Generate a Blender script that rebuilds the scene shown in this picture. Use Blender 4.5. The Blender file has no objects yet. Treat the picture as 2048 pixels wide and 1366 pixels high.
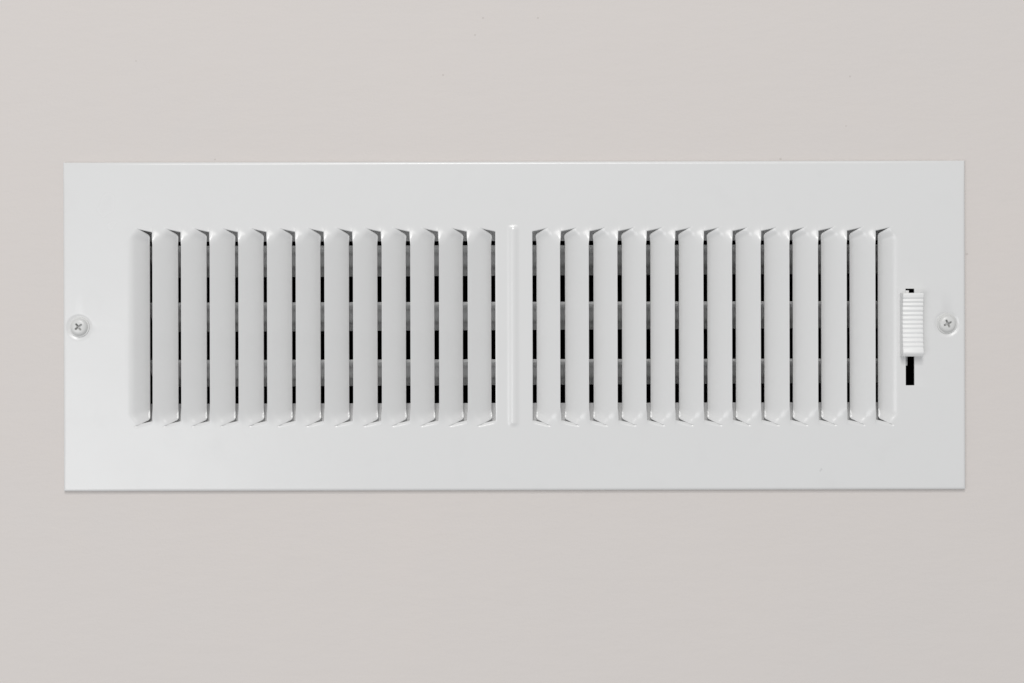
import bpy, bmesh, math, random, mathutils
import numpy as np

random.seed(4)
sc = bpy.context.scene
R = math.radians

# ---------------------------------------------------------------- units
S = 0.000197            # metres per photograph pixel on the face of the register
CAM_D = 0.70            # camera distance from the face of the register
CX, CY = 1028.0, 652.0  # register centre in the photograph
H = 10.5                # how far the register stands off the wall (px units)

# ---------------------------------------------------------------- camera
cam_d = bpy.data.cameras.new('camera')
cam = bpy.data.objects.new('camera', cam_d)
sc.collection.objects.link(cam)
cam.location = (0, -CAM_D, (683 - CY) * S)
cam.rotation_euler = (R(90), 0, 0)
cam_d.sensor_width = 36
cam_d.lens = 36 * CAM_D / (2048 * S)
cam_d.shift_y = -(683 - CY) / 2048
cam_d.clip_start = 0.01
cam_d.clip_end = 50
sc.camera = cam

# ---------------------------------------------------------------- light
w = bpy.data.worlds.new('World')
sc.world = w
w.use_nodes = True
bg = w.node_tree.nodes['Background']
bg.inputs[0].default_value = (0.97, 0.985, 1.0, 1)
bg.inputs[1].default_value = 0.45


def area(name, loc, target, size, power, col):
    d = bpy.data.lights.new(name, 'AREA')
    d.shape = 'RECTANGLE'
    d.size, d.size_y = size
    d.energy = power
    d.color = col
    o = bpy.data.objects.new(name, d)
    sc.collection.objects.link(o)
    o.location = loc
    o.rotation_euler = (mathutils.Vector(target) - mathutils.Vector(loc)).to_track_quat('-Z', 'Y').to_euler()
    return o


area('room_light', (-0.15, -2.6, 1.3), (0, 0, 0), (1.3, 1.0), 19.5, (1.0, 0.985, 0.965))
area('ceiling_light', (-0.1, -1.55, 1.4), (0, 0, 0), (0.26, 0.2), 8.6, (1.0, 0.985, 0.965))
area('left_fill', (-0.75, -1.6, -0.35), (0, 0, 0), (0.8, 0.8), 5.6, (0.985, 0.99, 1.0))  # added fill from lower left, lifts the left side and lower wall

vs = sc.view_settings
vs.view_transform = 'Standard'
vs.look = 'None'
vs.exposure = 0.0
vs.gamma = 1.0
sc.cycles.max_bounces = 12
sc.cycles.diffuse_bounces = 8

# ---------------------------------------------------------------- materials


def material(name, col, rough, spec=0.5, metallic=0.0):
    m = bpy.data.materials.new(name)
    m.use_nodes = True
    b = m.node_tree.nodes['Principled BSDF']
    b.inputs['Base Color'].default_value = (*col, 1)
    b.inputs['Roughness'].default_value = rough
    b.inputs['Specular IOR Level'].default_value = spec
    b.inputs['Metallic'].default_value = metallic
    return m, m.node_tree, b


def add(nt, kind, **kw):
    n = nt.nodes.new(kind)
    for k, v in kw.items():
        setattr(n, k, v)
    return n


def noise(nt, vec, scale, detail=3, rough=0.55):
    n = add(nt, 'ShaderNodeTexNoise')
    n.inputs['Scale'].default_value = scale
    n.inputs['Detail'].default_value = detail
    n.inputs['Roughness'].default_value = rough
    nt.links.new(vec, n.inputs['Vector'])
    return n


def mix_rgb(nt, fac, a, b):
    n = add(nt, 'ShaderNodeMix', data_type='RGBA')
    for sock, v in ((n.inputs[0], fac), (n.inputs[6], a), (n.inputs[7], b)):
        if hasattr(v, 'is_linked'):
            nt.links.new(v, sock)
        elif isinstance(v, tuple):
            sock.default_value = (*v, 1)
        else:
            sock.default_value = v
    return n.outputs[2]


def ramp(nt, src, lo, hi):
    n = add(nt, 'ShaderNodeMapRange')
    n.inputs[1].default_value = lo
    n.inputs[2].default_value = hi
    nt.links.new(src, n.inputs[0])
    return n.outputs[0]


def bump(nt, bsdf, layers):
    prev = None
    for h, strength, dist in layers:
        n = add(nt, 'ShaderNodeBump')
        n.inputs['Strength'].default_value = strength
        n.inputs['Distance'].default_value = dist
        nt.links.new(h, n.inputs['Height'])
        if prev:
            nt.links.new(prev, n.inputs['Normal'])
        prev = n.outputs[0]
    nt.links.new(prev, bsdf.inputs['Normal'])


def specks(nt, vec, col, spots, dark):
    """small marks with a shape of their own: (x, z, radius) in metres"""
    for x, z, r in spots:
        c = add(nt, 'ShaderNodeVectorMath', operation='SUBTRACT')
        nt.links.new(vec, c.inputs[0])
        c.inputs[1].default_value = (x, 0, z)
        f = add(nt, 'ShaderNodeVectorMath', operation='MULTIPLY')
        nt.links.new(c.outputs[0], f.inputs[0])
        f.inputs[1].default_value = (1, 0, 1)
        l = add(nt, 'ShaderNodeVectorMath', operation='LENGTH')
        nt.links.new(f.outputs[0], l.inputs[0])
        fac = ramp(nt, l.outputs['Value'], r, r * 0.35)
        col = mix_rgb(nt, fac, col, dark)
    return col


def wpx(px, py):        # photograph pixel -> wall coordinates
    k = 1 + H * S / CAM_D
    return ((px - 1024) * S * k, ((CY - py) * k + (683 - CY)) * S)


# wall paint: flat warm off-white, rolled on plasterboard
M_WALL, nt, b = material('wall_paint', (0.70, 0.655, 0.625), 0.75, 0.3)
tc = add(nt, 'ShaderNodeTexCoord')
vec = tc.outputs['Object']
n_big = noise(nt, vec, 9, 2)
n_mid = noise(nt, vec, 60, 3)
col = mix_rgb(nt, ramp(nt, n_big.outputs[0], 0.3, 0.7), (0.676, 0.640, 0.620), (0.690, 0.646, 0.620))
col = mix_rgb(nt, ramp(nt, n_mid.outputs[0], 0.35, 0.65), col, (0.683, 0.642, 0.618))
spots = [(966, 36, 3.2), (1076, 36, 3.2), (950, 70, 3.0), (886, 150, 3.2), (1700, 153, 3),
         (1692, 252, 2.5), (272, 122, 2.5), (1561, 318, 4), (430, 319, 3.0), (1934, 508, 4)]
col = specks(nt, vec, col, [(*wpx(x, y), r * 0.85 * S) for x, y, r in spots], (0.57, 0.53, 0.505))
nt.links.new(col, b.inputs['Base Color'])
stretch = add(nt, 'ShaderNodeMapping')
stretch.inputs['Scale'].default_value = (0.35, 1, 1)
nt.links.new(vec, stretch.inputs[0])
bump(nt, b, [(noise(nt, stretch.outputs[0], 240, 3).outputs[0], 0.15, 0.0012),
             (noise(nt, vec, 900, 2).outputs[0], 0.10, 0.0004),
             (noise(nt, vec, 22, 2).outputs[0], 0.12, 0.004)])

# register enamel: white, satin
def enamel(name, colour, rough, chips=()):
    m, nt, b = material(name, colour, rough, 0.65)
    tc = add(nt, 'ShaderNodeTexCoord')
    vec = tc.outputs['Object']
    n1 = noise(nt, vec, 35, 3)
    r1 = add(nt, 'ShaderNodeMapRange')
    r1.inputs[3].default_value = rough - 0.05
    r1.inputs[4].default_value = rough + 0.07
    nt.links.new(n1.outputs[0], r1.inputs[0])
    nt.links.new(r1.outputs[0], b.inputs['Roughness'])
    dust = noise(nt, vec, 70, 4)
    c = mix_rgb(nt, ramp(nt, dust.outputs[0], 0.55, 0.85), colour, tuple(v * 0.97 for v in colour))
    if chips:
        c = specks(nt, vec, c, chips, (0.64, 0.64, 0.64))
    nt.links.new(c, b.inputs['Base Color'])
    bump(nt, b, [(noise(nt, vec, 700, 2).outputs[0], 0.06, 0.0003),
                 (noise(nt, vec, 28, 2).outputs[0], 0.10, 0.0020)])
    return m


M_PLATE = enamel('white_enamel', (0.742, 0.742, 0.740), 0.24,
                 [((1642 - CX) * S, (CY - 940) * S, 3 * S), ((1640 - CX) * S, (CY - 943) * S, 2.5 * S)])
M_SCREW = enamel('screw_enamel', (0.68, 0.68, 0.67), 0.30)
M_PLASTIC, nt, b = material('white_plastic', (0.86, 0.86, 0.855), 0.38, 0.5)

M_METAL, nt, b = material('blade_paint', (0.88, 0.88, 0.875), 0.4, 0.5)
tc = add(nt, 'ShaderNodeTexCoord')
n1 = noise(nt, tc.outputs['Object'], 120, 3)
nt.links.new(mix_rgb(nt, n1.outputs[0], (0.84, 0.84, 0.835), (0.92, 0.92, 0.915)), b.inputs['Base Color'])
M_COLLAR = enamel('collar_enamel', (0.80, 0.80, 0.80), 0.5)
M_DUCT, nt, b = material('duct_shade', (0.02, 0.02, 0.02), 0.8, 0.2)  # shade deep in the metal duct, put into a near-black colour
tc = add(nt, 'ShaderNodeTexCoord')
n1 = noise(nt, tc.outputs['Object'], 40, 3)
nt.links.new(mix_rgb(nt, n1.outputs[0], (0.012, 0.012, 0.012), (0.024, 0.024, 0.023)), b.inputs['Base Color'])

# ---------------------------------------------------------------- helpers


def link(name, me, mat, parent=None):
    o = bpy.data.objects.new(name, me)
    sc.collection.objects.link(o)
    me.materials.append(mat)
    if parent:
        o.parent = parent
    return o


def px(v):              # (X, Z, depth) in px -> metres, local to the register
    return (v[0] * S, v[2] * S, v[1] * S)


def mesh_px(name, verts, faces, mat, parent=None, origin=(0, 0, 0), angle=40):
    me = bpy.data.meshes.new(name)
    me.from_pydata([px((v[0] - origin[0], v[1] - origin[1], v[2] - origin[2])) for v in verts], [], faces)
    bm = bmesh.new()
    bm.from_mesh(me)
    bmesh.ops.recalc_face_normals(bm, faces=bm.faces[:])
    bm.to_mesh(me)
    bm.free()
    for p in me.polygons:
        p.use_smooth = True
    me.set_sharp_from_angle(angle=R(angle))
    me.update()
    o = link(name, me, mat, parent)
    o.location = px(origin)
    return o


def ss(x, a, b):
    t = np.clip((x - a) / (b - a), 0, 1)
    return t * t * (3 - 2 * t)


# ---------------------------------------------------------------- wall
k = H * S
wall_y = k
hx0, hx1, hz0, hz1 = -815 * S, 841 * S, -217 * S, 217 * S      # opening for the duct
cxm, czm = (CX - 1024) * S, (683 - CY) * S
xs = [-1.3, hx0 + cxm, hx1 + cxm, 1.3]
zs = [-1.0, hz0 + czm, hz1 + czm, 1.0]
th = 0.0127
V, F = [], []
for y in (wall_y, wall_y + th):
    for z in zs:
        for x in xs:
            V.append((x, y, z))
for j in range(3):
    for i in range(3):
        if i == 1 and j == 1:
            continue
        a = j * 4 + i
        F.append((a, a + 1, a + 5, a + 4))
        F.append((a + 16, a + 20, a + 21, a + 17))
ring = [5, 6, 10, 9]
for i in range(4):
    a, c = ring[i], ring[(i + 1) % 4]
    F.append((a, c, c + 16, a + 16))
ring = [0, 3, 15, 12]
for i in range(4):
    a, c = ring[i], ring[(i + 1) % 4]
    F.append((a, a + 16, c + 16, c))
me = bpy.data.meshes.new('wall')
me.from_pydata(V, [], F)
o = link('wall', me, M_WALL)
o['kind'] = 'structure'
o['label'] = 'plain warm off-white painted wall around the register'

# ---------------------------------------------------------------- register root
root = bpy.data.objects.new('wall_register', None)
sc.collection.objects.link(root)
root.location = (cxm, 0, czm)
root.rotation_euler = (0, R(-0.13), 0)
root.empty_display_size = 0.05
root['label'] = 'white stamped steel wall register with upright louvers, two screws and a slider'
root['category'] = 'air vent'

# ---- the pressed sheet: faceplate and louvers, shaded as one continuous sheet
QUADS = {}              # part key -> list of (n,4,3) arrays in px (X, Z, depth)


def quads(key, arr):
    QUADS.setdefault(key, []).append(np.asarray(arr, float).reshape(-1, 4, 3))


def grid(key, P):
    """P[row, col, 3], rows going down, columns going right, seen from the camera"""
    q = np.stack([P[:-1, :-1], P[1:, :-1], P[1:, 1:], P[:-1, 1:]], axis=2)
    quads(key, q)


def rim(key, pts, out, t=3.6, c=0.7, cd=None, seg=2):
    """cut edge of the sheet: rounded paint edge (c outward, cd deep) and thickness"""
    pts = np.asarray(pts, float)
    out = np.broadcast_to(np.asarray(out, float), pts.shape)
    dep = np.array([0, 0, 1.0])
    cd = c if cd is None else cd
    lines = [pts + out * c * math.sin(f) + dep * cd * (1 - math.cos(f)) for f in np.linspace(0, math.pi / 2, seg + 1)]
    lines.append(pts + out * c + dep * max(t, cd + 0.4))
    q2 = np.stack([lines[-2][:-1], lines[-1][:-1], lines[-1][1:], lines[-2][1:]], axis=1)
    nn = -np.cross(q2[:, 2] - q2[:, 0], q2[:, 3] - q2[:, 1])
    flip = (nn * out[:-1]).sum() < 0
    for a, b_ in zip(lines[:-1], lines[1:]):
        qq = np.stack([a[:-1], b_[:-1], b_[1:], a[1:]], axis=1)
        quads(key, qq[:, ::-1] if flip else qq)


def back(key, P, t=3.6):
    Q = P + np.array([0, 0, t])
    q = np.stack([Q[:-1, :-1], Q[:-1, 1:], Q[1:, 1:], Q[1:, :-1]], axis=2)
    quads(key, q)


PITCH = 57.2
XS = [-723 + PITCH * i for i in range(13)]
FX, FZ = 779.0, 215.0       # louver field half size
TH = R(29.5)
UC, UE, UT = 4.0, 40.0, 35.2
ZC, ZE = 198.5, 190.5
UL = -(PITCH - UE)          # -17.2


def phi_land(u, z):
    """tilt of the land between two slots; its slot edge is rolled over near both ends"""
    f = TH * ss(203 - np.abs(z), 0, 42)
    roll = ss(np.abs(z), 166, 182) * (1 - ss(u, UL, UL + 8))
    return f * (1 - 0.9 * roll)


def integrate(u, phi, pivot):
    """arc-length integration of the bent sheet along each row -> x', depth"""
    uf = np.linspace(u[0], u[-1], len(u))
    cx = np.zeros_like(phi)
    cz = np.zeros_like(phi)
    du = np.diff(u)
    pm = (phi[:, 1:] + phi[:, :-1]) / 2
    cx[:, 1:] = np.cumsum(np.cos(pm) * du, axis=1)
    cz[:, 1:] = np.cumsum(np.sin(pm) * du, axis=1)
    out_x, out_z = np.empty_like(cx), np.empty_like(cz)
    for r in range(phi.shape[0]):
        out_x[r] = cx[r] - np.interp(pivot, u, cx[r]) + pivot
        out_z[r] = cz[r] - np.interp(pivot, u, cz[r])
    return out_x, out_z


def zdiv(u, first):
    u = np.asarray(u, float)
    left = np.full_like(u, ZC) if first else ZE + (ZC - ZE) * np.clip((u - UL) / (UC - UL), 0, 1)
    # cut: level for a little, then slanting in, corner rounded
    t = np.clip((u - UC) / (UE - UC), 0, 1)
    right = ZC + (ZE - ZC) * t
    return np.where(u <= UC, left, right)


def land_disp(rows_z):
    """displacement of a land's left edge for the given z values"""
    u = np.linspace(UL, UE, 80)
    ph = phi_land(u[None, :], rows_z[:, None]) * (1 - ss(u, -7, 0))[None, :]
    xx, dd = integrate(u, ph, 0.0)
    return np.stack([xx[:, 0] - UL, np.zeros(len(rows_z)), dd[:, 0]], axis=1)


CAP_V = 1 - (1 - np.linspace(0, 1, 18)) ** 1.7
E_OFF = np.array([0, 1.2, 2.5, 4, 5.5, 7, 9, 11, 13, 15, 17.5, 20, 23, 26, 30, 35, 42, 52, 70, 110, 150])


def cell(k):
    first, last = k == 0, k == 12
    hinge = XS[k] - UE
    u_sh = np.concatenate([np.linspace(-16.0 if first else UL, -8, 10), np.linspace(-7, UC, 15)])
    if first:
        u_sh[0] = -FX - hinge
    u_tab = np.array([4, 4.9, 6, 7.2, 8.5, 10, 12, 14.5, 17.5, 21, 24, 26.5, 29.5, 31.6, 33.2, 34.4, 35.2])
    u_cap = UC + np.linspace(0, UE - UC, 18)
    res = {}
    for sgn, nm in ((1, 'top'), (-1, 'bot')):
        u = np.concatenate([u_sh, u_cap[1:]])
        zd = zdiv(u, first)
        Z = FZ + (zd - FZ)[None, :] * CAP_V[:, None]
        ph = np.zeros_like(Z) if first else phi_land(u[None, :], Z) * (1 - ss(u, -7, 0))[None, :]
        X, Dp = integrate(u, ph, 0.0)
        P = np.stack([X + hinge, Z, Dp], axis=2)
        if not last:
            nd = land_disp(Z[:, -1])
            wgt = ss(u, UE - 13, UE)
            P += nd[:, None, :] * wgt[None, :, None]
        if sgn < 0:
            # the die rolls the lower lip of each slot inward
            roll = np.clip(1 - (Z - zd[None, :]) / 5.5, 0, 1) ** 2
            P[:, :, 2] += 2.4 * roll * (ss(u, UC - 2, UC + 4) * ss(UE - u, 0, 5))[None, :]
            P[:, :, 1] *= -1
            P = P[::-1]
        res[nm] = P
    # inner strip: land + tab
    u = np.concatenate([u_sh, u_tab[1:]])
    zd = zdiv(u, first)
    def half(amount):
        trim = np.where(u > UC, (amount + 1.0) * np.clip((u - UC) / (UT - UC), 0, 1) ** 1.25, 0)
        trim = trim + np.where(u > UT - 4, 3.0 * ((u - UT + 4) / 4) ** 2, 0)
        ze = zd - trim
        rows = []
        for e in E_OFF:
            f = min(e / 55.0, 1)
            rows.append((ze - e) * (1 - f) + (ZC - e) * f)
        return rows
    Z = np.array(half(7.0) + [np.zeros_like(u)] + [-h for h in half(4.5)[::-1]])
    e = ZC - np.abs(Z)
    if first:
        c0 = UC - 16 * ss(e, 0, 26)
        wd = 14 + 6 * ss(e, 0, 26)
        pivot = -14.0
        t = np.clip((u[None, :] - c0) / wd, 0, 1)
        ph = TH * t * t * (3 - 2 * t)
    else:
        g = ss(e, 0, 34)
        c0 = UC - 11 * g
        wd = 16 - 9 * g
        t = np.clip((u[None, :] - c0) / wd, 0, 1)
        t = t * t * (3 - 2 * t)
        kq_ = 1 - ss(zd[None, :] - np.abs(Z), 0, 16)
        ph = phi_land(u[None, :], Z) * (1 - ss(u, -7, 0)[None, :] * kq_) * (1 - t) + TH * t
        pivot = 0.0
    X, Dp = integrate(u, ph, pivot)
    P = np.stack([X + hinge, Z, Dp], axis=2)
    return res['top'], P, res['bot'], len(u_sh)


def mir(P):
    Q = P[:, ::-1].copy()
    Q[:, :, 0] *= -1
    return Q


for kk in range(13):
    top, A, bot, nsh = cell(kk)
    for side in (0, 1):
        key = ('louver', side, kk)
        f = mir if side else (lambda q: q)
        grid('faceplate', f(top))
        grid('faceplate', f(bot))
        grid(key, f(A))
        back(key, f(A))
        s = -1.0 if side else 1.0

        def edge(pts, out, kx, flip=False, **kw):
            pts = np.array(pts)
            out = np.broadcast_to(np.asarray(out, float), pts.shape).copy()
            if side:
                pts[:, 0] *= -1
                out[:, 0] *= -1
            if flip != bool(side):
                pts, out = pts[::-1], out[::-1]
            rim(kx, pts, out, **kw)
        c0 = nsh - 1
        # plate side of the end cuts
        edge(top[-1, c0:], (0, -1, 0), 'faceplate', c=2.0, cd=3.0, seg=4)
        edge(bot[0, c0:], (0, 1, 0), 'faceplate', flip=True, c=2.0, cd=3.0, seg=4)
        # tab: ends and free edge
        edge(A[0, c0:], (0, 0.4, 0), key, flip=True)
        edge(A[-1, c0:], (0, -0.4, 0), key)
        edge(A[:, -1], (0.55, 0, 0), key, flip=True)
        if kk > 0:
            edge(A[:, 0], (-0.8, 0, 0), key, c=0.9)

# centre bar with its pressed bead
bx = np.array([XS[12], -33, -28, -23, -19, -16, -14, -12, -10.5, -9, -7.5, -6, -4.5, -3, -1.5])
bx = np.concatenate([bx, [0], -bx[::-1]])
bz = [FZ, 211, 208] + list(np.arange(206, 176, -2.0)) + [170, 160, 140, 100, 50]
bz = np.array(bz + [0] + [-v for v in bz[::-1]])
# rows of the bar must meet the caps at the slot corners
cap_rows = FZ + (ZE - FZ) * CAP_V
bz = np.array(sorted(set(np.round(np.concatenate([bz[np.abs(bz) < ZE - 1], cap_rows, -cap_rows]), 4)), reverse=True))
XX, ZZ = np.meshgrid(bx, bz)


def bead(X, Z):
    e = ss(203 - np.abs(Z), 0, 11)
    wdt = 13.0
    r = np.clip(np.abs(X + 1.0) / wdt, 0, 1)
    return -3.2 * e * (1 - ss(r, 0.05, 1.0))


grid('faceplate', np.stack([XX, ZZ, bead(XX, ZZ)], axis=2))
ie = np.where(np.abs(bz) <= ZE + 1e-6)[0]
for side in (0, 1):
    pts = np.array([(XS[12], bz[i], 0) for i in ie])
    out = (-0.7, 0, 0)
    if side:
        pts[:, 0] *= -1
        pts = pts[::-1]
        out = (0.7, 0, 0)
    rim('faceplate', pts, out)
# strip of plate next to the first louver hinge is part of the cell; fill beside the inner strip is continuous

# ---- outer plate
PX0, PX1, PZ0, PZ1 = -902.0, 903.0, -329.0, 329.5
RB = 5.5
SCREWS = [(-869.5, 0.0, 38), (866.0, 2.7, 25)]
SL = (783.0, 801.0, -120.8, 73.2)       # slider slot
gx = set(np.linspace(PX0 + RB, PX1 - RB, 30)) | {-FX, FX, SL[0], SL[1]}
gz = set(np.linspace(PZ0 + RB, PZ1 - RB, 14)) | {-FZ, FZ, SL[2], SL[3]}
for sx, sz, _ in SCREWS:
    for v in np.arange(-29, 27, 2.0):
        gx.add(sx + v)
        gz.add(sz + v)


def clean(v, keep):
    v = sorted(v)
    out = []
    for a in v:
        if out and a - out[-1] < 0.7 and a not in keep:
            continue
        if out and a - out[-1] < 0.7:
            out[-1] = a
            continue
        out.append(a)
    return np.array(out)


gx = clean([v for v in gx if PX0 + RB <= v <= PX1 - RB], {-FX, FX, SL[0], SL[1], PX0 + RB, PX1 - RB})
gz = clean([v for v in gz if PZ0 + RB <= v <= PZ1 - RB], {-FZ, FZ, SL[2], SL[3], PZ0 + RB, PZ1 - RB})[::-1]
XX, ZZ = np.meshgrid(gx, gz)
DD = np.zeros_like(XX)
for sx, sz, _ in SCREWS:
    r = np.hypot(XX - sx, ZZ - sz)
    DD += 2.2 * (1 - ss(r, 20, 27))
P = np.stack([XX, ZZ, DD], axis=2)
q = np.stack([P[:-1, :-1], P[1:, :-1], P[1:, 1:], P[:-1, 1:]], axis=2).reshape(-1, 4, 3)
c = q.mean(axis=1)
keep = ~((np.abs(c[:, 0]) < FX) & (np.abs(c[:, 1]) < FZ))
keep &= ~((c[:, 0] > SL[0]) & (c[:, 0] < SL[1]) & (c[:, 1] > SL[2]) & (c[:, 1] < SL[3]))
quads('faceplate', q[keep])
# slot edges
zz = np.array([SL[3], SL[2]])
rim('faceplate', [(SL[0], SL[2], 0), (SL[0], SL[3], 0)][::-1], (1, 0, 0), c=0.3)
rim('faceplate', [(SL[1], SL[2], 0), (SL[1], SL[3], 0)], (-1, 0, 0), c=0.3)
rim('faceplate', [(SL[0], SL[3], 0), (SL[1], SL[3], 0)], (0, -1, 0), c=0.3)
rim('faceplate', [(SL[0], SL[2], 0), (SL[1], SL[2], 0)][::-1], (0, 1, 0), c=0.3)
# folded rim of the plate
prof = [(RB * math.sin(a), RB * (1 - math.cos(a))) for a in np.linspace(0, math.pi / 2, 8)]
prof += [(RB, 6.0), (RB - 3.0, H + 0.6)]
for (o0, d0), (o1, d1) in zip(prof[:-1], prof[1:]):
    def rect(o_):
        return [(PX0 + RB - o_, PZ1 - RB + o_), (PX0 + RB - o_, PZ0 + RB - o_),
                (PX1 - RB + o_, PZ0 + RB - o_), (PX1 - RB + o_, PZ1 - RB + o_)]
    r0, r1 = rect(o0), rect(o1)
    for i in range(4):
        j = (i + 1) % 4
        a0, a1 = np.array([*r0[i], d0]), np.array([*r0[j], d0])
        b0, b1 = np.array([*r1[i], d1]), np.array([*r1[j], d1])
        n = 10
        for m in range(n):
            t0, t1 = m / n, (m + 1) / n
            quads('faceplate', [[a0 + (a1 - a0) * t0, b0 + (b1 - b0) * t0, b0 + (b1 - b0) * t1, a0 + (a1 - a0) * t1]])

# ---- normals over the whole sheet, then one mesh per part
keys = list(QUADS)
allq = [np.concatenate(QUADS[kx]) for kx in keys]
cnt = [len(a) for a in allq]
Q = np.concatenate(allq)
fn = -np.cross(Q[:, 2] - Q[:, 0], Q[:, 3] - Q[:, 1])    # px axes are left-handed
fl = np.linalg.norm(fn, axis=1)
fu = fn / np.maximum(fl, 1e-9)[:, None]
kq = np.round(Q.reshape(-1, 3) * 50).astype(np.int64)
_, inv = np.unique(kq, axis=0, return_inverse=True)
inv = inv.reshape(-1)
corner_face = np.repeat(np.arange(len(Q)), 4)
order = np.argsort(inv, kind='stable')
starts = np.searchsorted(inv[order], np.arange(inv.max() + 2))
cos_lim = math.cos(R(52))
CN = np.empty((len(inv), 3))
for v in range(len(starts) - 1):
    idx = order[starts[v]:starts[v + 1]]
    fs = corner_face[idx]
    nn = fu[fs]
    wgt = (nn @ nn.T > cos_lim) * np.minimum(fl[fs], 2.0)[None, :]
    r = wgt @ nn
    CN[idx] = r / np.maximum(np.linalg.norm(r, axis=1), 1e-9)[:, None]
CN = CN.reshape(-1, 4, 3)


def conv(a):            # (X, Z, depth) -> (x, y=depth, z)
    return np.stack([a[..., 0], a[..., 2], a[..., 1]], axis=-1)


def sheet_part(name, q, cn, origin, mat):
    qq = q - np.array(origin)
    kq = np.round(qq.reshape(-1, 3) * 200).astype(np.int64)
    _, fi, iv = np.unique(kq, axis=0, return_index=True, return_inverse=True)
    iv = iv.reshape(-1)
    verts = conv(qq.reshape(-1, 3)[fi]) * S
    faces = iv.reshape(-1, 4)
    ok = np.array([len(set(f)) == 4 for f in faces.tolist()])
    faces, cn = faces[ok], cn[ok]
    me = bpy.data.meshes.new(name)
    me.from_pydata(verts.tolist(), [], faces.tolist())
    me.polygons.foreach_set('use_smooth', [True] * len(me.polygons))
    me.update()
    me.normals_split_custom_set(conv(cn).reshape(-1, 3).tolist())
    o = link(name, me, mat, root)
    o.location = px(origin)
    return o


pos = 0
for kx, n in zip(keys, cnt):
    q, cn = Q[pos:pos + n], CN[pos:pos + n]
    pos += n
    if kx == 'faceplate':
        sheet_part('faceplate', q, cn, (0, 0, 0), M_PLATE)
    else:
        cxk = (XS[kx[2]] - 25) * (-1 if kx[1] else 1)
        sheet_part('louver', q, cn, (cxk, 0, 0), M_PLATE)

# ---------------------------------------------------------------- collar behind the plate


def shell(sections, t):
    """open rectangular tube through sections (x0, x1, z0, z1, depth) with wall thickness t"""
    V, F = [], []
    for off in (0, t):
        for x0, x1, z0, z1, d in sections:
            V += [(x0 - off, z1 + off, d), (x1 + off, z1 + off, d), (x1 + off, z0 - off, d), (x0 - off, z0 - off, d)]
    n = len(sections)
    for s_ in range(n - 1):
        for i in range(4):
            j = (i + 1) % 4
            a, b_ = s_ * 4 + i, s_ * 4 + j
            F.append((a, a + 4, b_ + 4, b_))
            F.append((a + 4 * n, b_ + 4 * n, b_ + 4 + 4 * n, a + 4 + 4 * n))
    for s_ in (0, n - 1):
        for i in range(4):
            j = (i + 1) % 4
            a, b_ = s_ * 4 + i, s_ * 4 + j
            F.append((a, b_, b_ + 4 * n, a + 4 * n) if s_ == 0 else (a, a + 4 * n, b_ + 4 * n, b_))
    return V, F


V, F = shell([(-803, 778, -206, 206, 6), (-790, 778, -157, 173.4, 70), (-795, 778, -178, 192, 228)], 3.0)
mesh_px('collar', V, F, M_COLLAR, root, angle=20)

# ---------------------------------------------------------------- damper blades
BT = [163.2, 47.4, -69.9]
for bt in BT:
    prof = [(-1.8, 0.4), (-0.6, 0.0)]
    for t in np.linspace(0, 1, 33):
        drop = 53.0 * t + 4.0 * math.sin(4 * math.pi * t + 0.4) - 4.0 * math.sin(0.4)
        prof.append((drop, 157 * t))
    prof = np.array(prof)
    V, F = [], []
    cols = [-756, -400, 0, 400, 775]
    tn = 3.0
    npf = len(prof)
    for x in cols:
        tw = 1 - x * 0.00007
        for lay in (0, 1):
            for dr, dp in prof:
                V.append((x, bt - dr * tw - lay * tn * 0.95, 76 + dp + lay * tn * 0.35))
    st = npf * 2
    for ci in range(len(cols) - 1):
        a0 = ci * st
        for i in range(npf - 1):
            a = a0 + i
            F.append((a, a + 1, a + 1 + st, a + st))
            b_ = a0 + npf + i
            F.append((b_, b_ + st, b_ + 1 + st, b_ + 1))
        a, b_ = a0, a0 + npf
        F.append((a, a + st, b_ + st, b_))
        a, b_ = a0 + npf - 1, a0 + 2 * npf - 1
        F.append((a, b_, b_ + st, a + st))
    for ci in (0, len(cols) - 1):
        a0 = ci * st
        for i in range(npf - 1):
            f = (a0 + i, a0 + npf + i, a0 + npf + i + 1, a0 + i + 1)
            F.append(f if ci == 0 else f[::-1])
    ob = mesh_px('damper_blade', V, F, M_METAL, root, origin=(0, bt - 28, 150), angle=60)

# ---------------------------------------------------------------- slider knob
GR = [598.5, 606, 614.7, 624, 632.5, 641.5, 650, 658.7, 668, 677, 685.8, 694.6]
GR = [CY - g - 1.8 for g in GR]
ZT, ZB = 64.0, -62.5
zs_ = [ZT]
zs_ += list(np.arange(ZT - 0.6, ZB, -0.75)) + [ZB]
zs_ = np.array(zs_)


def knob_h(z):
    h = 20.0 + 6.5 * ((z - 1) / 62.0) ** 2
    if GR[-1] - 4 < z < GR[0] + 4:
        d = min(abs(z - g) for g in GR)
        h -= 2.4 * (1 - min(d / 4.0, 1)) ** 1.3
    if z > ZT - 3:
        tt = (z - ZT + 3) / 3
        h -= 4 * tt * tt
    if z < ZB + 9:
        tt = (ZB + 9 - z) / 9
        h -= 9 * tt ** 1.6
    return h


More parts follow.
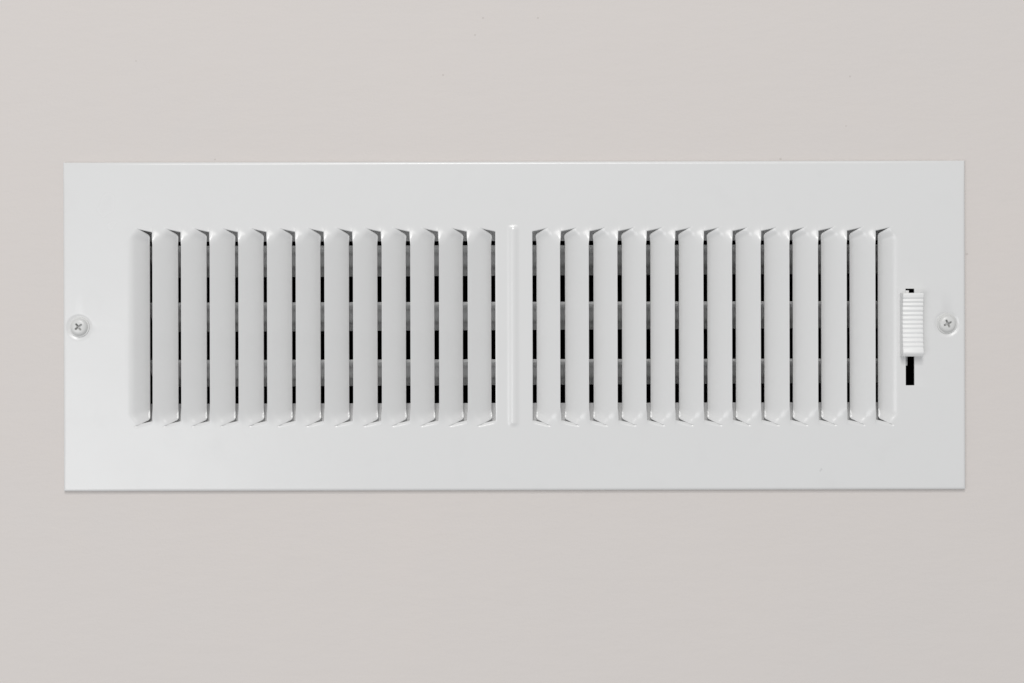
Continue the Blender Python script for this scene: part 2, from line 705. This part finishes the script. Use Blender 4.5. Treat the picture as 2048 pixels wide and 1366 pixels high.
xprof = [(772.0, None), (772.6, -3.0), (773.4, -0.8), (775.0, 0.0), (793.5, 0.0), (812.0, 0.0), (813.6, -0.8), (814.4, -3.0), (815.0, None)]
V, F = [], []
for z in zs_:
    hz = knob_h(z)
    for x, dh in xprof:
        V.append((x, z, -0.6 if dh is None else -(hz + dh)))
nc = len(xprof)
for r_ in range(len(zs_) - 1):
    for c_ in range(nc - 1):
        a = r_ * nc + c_
        F.append((a, a + nc, a + nc + 1, a + 1))
F.append(tuple(range(nc)))
F.append(tuple(range((len(zs_) - 1) * nc + nc - 1, (len(zs_) - 1) * nc - 1, -1)))
for r_ in range(len(zs_) - 1):
    a = r_ * nc
    F.append((a, a + nc - 1, a + 2 * nc - 1, a + nc))
knob = mesh_px('slider_knob', V, F, M_PLASTIC, root, origin=(793.5, 0, 0), angle=38)
knob['label'] = 'ribbed white plastic slider knob'


def box_px(name, x0, x1, z0, z1, d0, d1, mat, parent, origin=(0, 0, 0), bev=0.8):
    bv = bev
    V = []
    for d, o_ in ((d0, bv), (d0 + bv, 0), (d1, 0)):
        V += [(x0 + o_, z1 - o_, d), (x1 - o_, z1 - o_, d), (x1 - o_, z0 + o_, d), (x0 + o_, z0 + o_, d)]
    F = [(0, 3, 2, 1), (8, 9, 10, 11)]
    for s_ in (0, 4):
        for i in range(4):
            j = (i + 1) % 4
            F.append((s_ + i, s_ + j, s_ + 4 + j, s_ + 4 + i))
    me = bpy.data.meshes.new(name)
    me.from_pydata([px(tuple(np.array(v) - np.array(origin))) for v in V], [], F)
    return link(name, me, mat, parent)


box_px('stem', 783.6, 790.0, -81.5, 58.0, 14, 70, M_PLASTIC, knob, origin=(793.5, 0, 0))
box_px('stem', 783.4, 790.6, 40.0, 69.4, 2.0, 25, M_PLASTIC, knob, origin=(793.5, 0, 0))

# ---------------------------------------------------------------- screws
for si, (sx, sz, rot) in enumerate(SCREWS):
    rr = np.concatenate([np.linspace(0, 9.5, 26), np.linspace(10, 15.2, 9), np.linspace(15.6, 17.2, 6), np.linspace(17.6, 21, 8)])
    na = 96
    V, F = [], []
    ca, sa = math.cos(R(rot)), math.sin(R(rot))
    for r in rr:
        for i in range(na):
            a = 2 * math.pi * i / na
            x, z = r * math.cos(a), r * math.sin(a)
            h = 2.6 + 8.4 * max(0.0, 1 - (r / 17.4) ** 5.0) ** 0.55
            if r > 17.3:
                h = 3.2 - 4.6 * max(0, (r - 19.6) / 1.4) ** 1.2
            u_, v_ = x * ca + z * sa, -x * sa + z * ca
            d = 0
            for p_, q_ in ((u_, v_), (v_, u_)):
                la = 1 - ss(abs(p_), 7.0, 8.6)
                lb = 1 - ss(abs(q_), 1.4 - 0.08 * abs(p_), 2.6 - 0.1 * abs(p_))
                d = max(d, float(la * lb))
            h -= 11.5 * d
            V.append((sx + x, sz + z, 2.6 - h))
    for j in range(len(rr) - 1):
        for i in range(na):
            i2 = (i + 1) % na
            F.append((j * na + i, j * na + i2, (j + 1) * na + i2, (j + 1) * na + i))
    # merge the pole
    V2 = V[na:] + [V[0]]
    pole = len(V2) - 1
    F2 = []
    for f in F:
        g = [v - na for v in f if v >= na]
        F2.append(tuple(g) if len(g) == 4 else (pole, g[0], g[1]))
    ob = mesh_px('screw', V2, F2, M_SCREW, root, origin=(sx, sz, 0), angle=50)
    ob['label'] = ('left' if si == 0 else 'right') + ' round-headed cross-slot screw painted white'
    # make sure the faces look at the camera
    if ob.data.polygons[60].normal.y > 0:
        ob.data.flip_normals()

# ---------------------------------------------------------------- duct in the wall
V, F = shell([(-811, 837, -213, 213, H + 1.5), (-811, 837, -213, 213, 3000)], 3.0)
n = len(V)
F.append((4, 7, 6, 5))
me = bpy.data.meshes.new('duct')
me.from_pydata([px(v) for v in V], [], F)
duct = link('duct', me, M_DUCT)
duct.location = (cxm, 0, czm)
duct['label'] = 'air duct coloured black for its unlit depth, seen through the gaps behind the louvers'
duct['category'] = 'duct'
